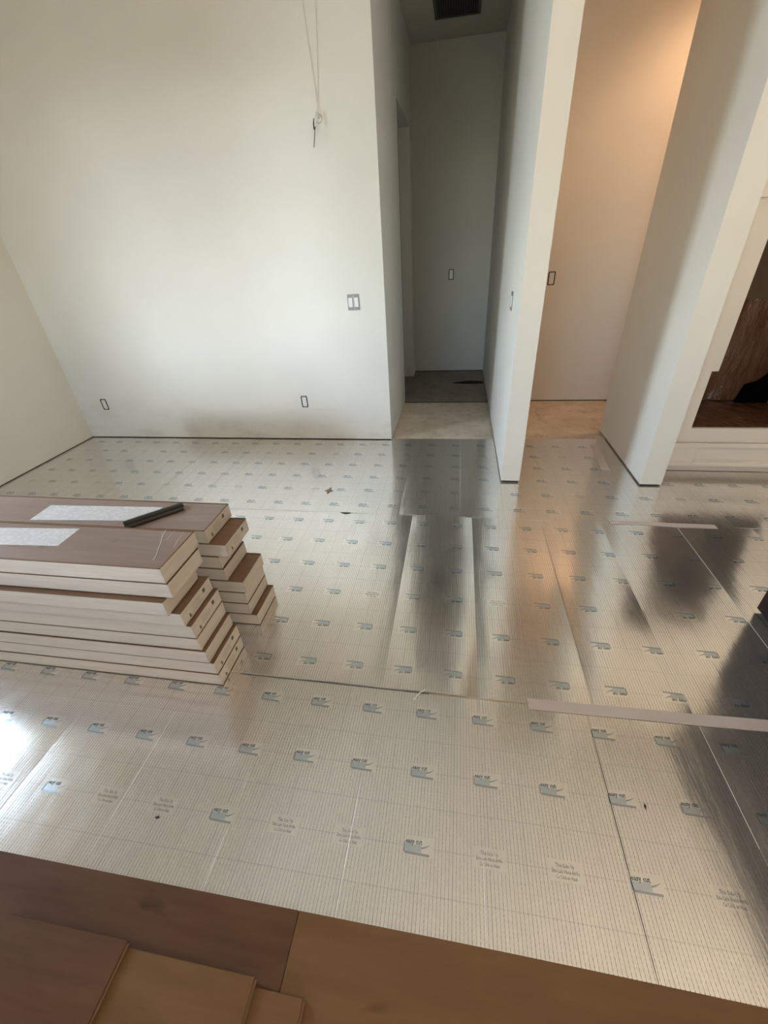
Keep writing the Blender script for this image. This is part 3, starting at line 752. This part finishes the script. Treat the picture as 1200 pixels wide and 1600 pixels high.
# film-covered back with a dark service cut-out
box('back_panel', (1.575, 2.32, 3.55, 3.57, .345, 1.53), M_CABIN, cb)
def sheet_film(x0, x1, z0, z1, y, amp):
    nx, nz = 22, 22; vs = []
    for j in range(nz + 1):
        for i in range(nx + 1):
            x = x0 + (x1 - x0) * i / nx; z = z0 + (z1 - z0) * j / nz
            vs.append((x, y - amp * (.5 + .5 * math.sin(x * 17 + 2.2 * math.sin(z * 7)) * math.cos(z * 5 + x * 4)), z))
    fs = [(j * (nx + 1) + i, j * (nx + 1) + i + 1, (j + 1) * (nx + 1) + i + 1, (j + 1) * (nx + 1) + i) for j in range(nz) for i in range(nx)]
    return mesh('protective_film', vs, fs)
fl = smooth(link('protective_film', sheet_film(1.58, 2.315, .36, 1.05, 3.54, .03), M_FILM, cb)); fl['label'] = 'crinkled brown protective film'
prism('service_recess', [(2.10, .346), (2.31, .346), (2.31, .62), (2.20, .50), (2.13, .48)], 'y', 3.47, 3.50, M_VOID, cb)
# drawer front with a recessed field
dz0, dz1, dx0, dx1 = .072, .243, 1.445, 2.98
box('drawer_front', [(dx0, dx1, CY - .020, CY, dz0, .105), (dx0, dx1, CY - .020, CY, .212, dz1), (dx0, 1.655, CY - .020, CY, .105, .212),
                     (2.80, dx1, CY - .020, CY, .105, .212), (1.655, 2.80, CY - .002, CY, .105, .212)], M_CAB, cb, .0015)
box('drawer_bead', [(1.655, 1.664, CY - .012, CY - .002, .105, .212), (1.655, 2.80, CY - .012, CY - .002, .203, .212), (1.655, 2.80, CY - .012, CY - .002, .105, .114)], M_CAB, cb, .001)
box('toe_kick', (1.418, 3.0, CY + .045, CY + .06, 0.006, .072), M_CAB, cb)
box('carcass_floor', (1.44, 3.0, CY, 3.6, .072, .09), M_CAB, cb)

# dark cabinet whose lower corner just enters at the right edge
isl = thing('kitchen_island', 'dark espresso wooden cabinet corner entering at the right edge of the photo', 'cabinet', (1.9, .9, 0))
box('end_panel', (1.386, 1.410, .25, 1.585, .022, 1.06), M_DARKWOOD, isl, .002)
box('back_panel', (1.410, 2.35, 1.560, 1.585, .022, 1.06), M_DARKWOOD, isl, .002)
box('worktop', (1.376, 2.38, .22, 1.60, 1.06, 1.09), M_DARKWOOD, isl, .003)
box('plinth', (1.400, 2.32, .28, 1.565, .0100, .024), M_BLACKM, isl)
box('front_panel', (1.410, 2.35, .25, .275, .022, 1.06), M_DARKWOOD, isl, .002)

# ------------------------------------------------------------------ small debris
def blob(name, pts, z0, h, m_, label, cat):
    n = len(pts); cx = sum(p[0] for p in pts) / n; cy = sum(p[1] for p in pts) / n
    vs = [(x, y, z0) for x, y in pts] + [(cx + (x - cx) * .8, cy + (y - cy) * .8, z0 + h * (0.6 + .4 * ((i * 7) % 3) / 2)) for i, (x, y) in enumerate(pts)] + [(cx, cy, z0 + h)]
    fs = [(i, (i + 1) % n, n + (i + 1) % n, n + i) for i in range(n)] + [(n + i, n + (i + 1) % n, 2 * n) for i in range(n)] + [tuple(range(n - 1, -1, -1))]
    return tag(link(name, mesh(name, vs, fs), m_), label, cat)
zf = RUNS[2].h(-.89, 2.54)
blob('paper_scrap', [(-.93, 2.55), (-.905, 2.535), (-.895, 2.50), (-.885, 2.535), (-.86, 2.55), (-.882, 2.57), (-.893, 2.61), (-.905, 2.57)], zf + .0008, .006,
     mat('tan_scrap', (.33, .24, .16), .8), 'small tan crumpled scrap on the foil in front of the back wall', 'scrap')
o = link('foam_sliver', tube_mesh('foam_sliver', [(-.118, .955, .0085), (-.105, .975, .011), (-.092, .99, .0145), (-.075, 1.0, .0155)], .0028), M_FOAM)
tag(o, 'small white foam sliver curling out of the nearer cross seam', 'scrap')
blob('dirt_chip', [(-.899, .454), (-.89, .452), (-.883, .457), (-.886, .461), (-.895, .460)], RUNS[0].h(-.89, .456) + .0008, .003, M_BLACKM, 'dark dirt chip on the foil below a printed text block, lower left', 'scrap')
blob('foil_tear', [(.622, .678), (.627, .692), (.623, .698), (.619, .690)], RUNS[0].h(.605, .695) + .0008, .002, M_BLACKM, 'small dark tear mark beside a printed logo, lower right', 'scrap')
blob('gap_wedge', [(-.745, 2.2655), (-.66, 2.2655), (-.70, 2.252)], .006, .004, M_BLACKM, 'small dark wedge gap in the farther cross seam', 'gap')
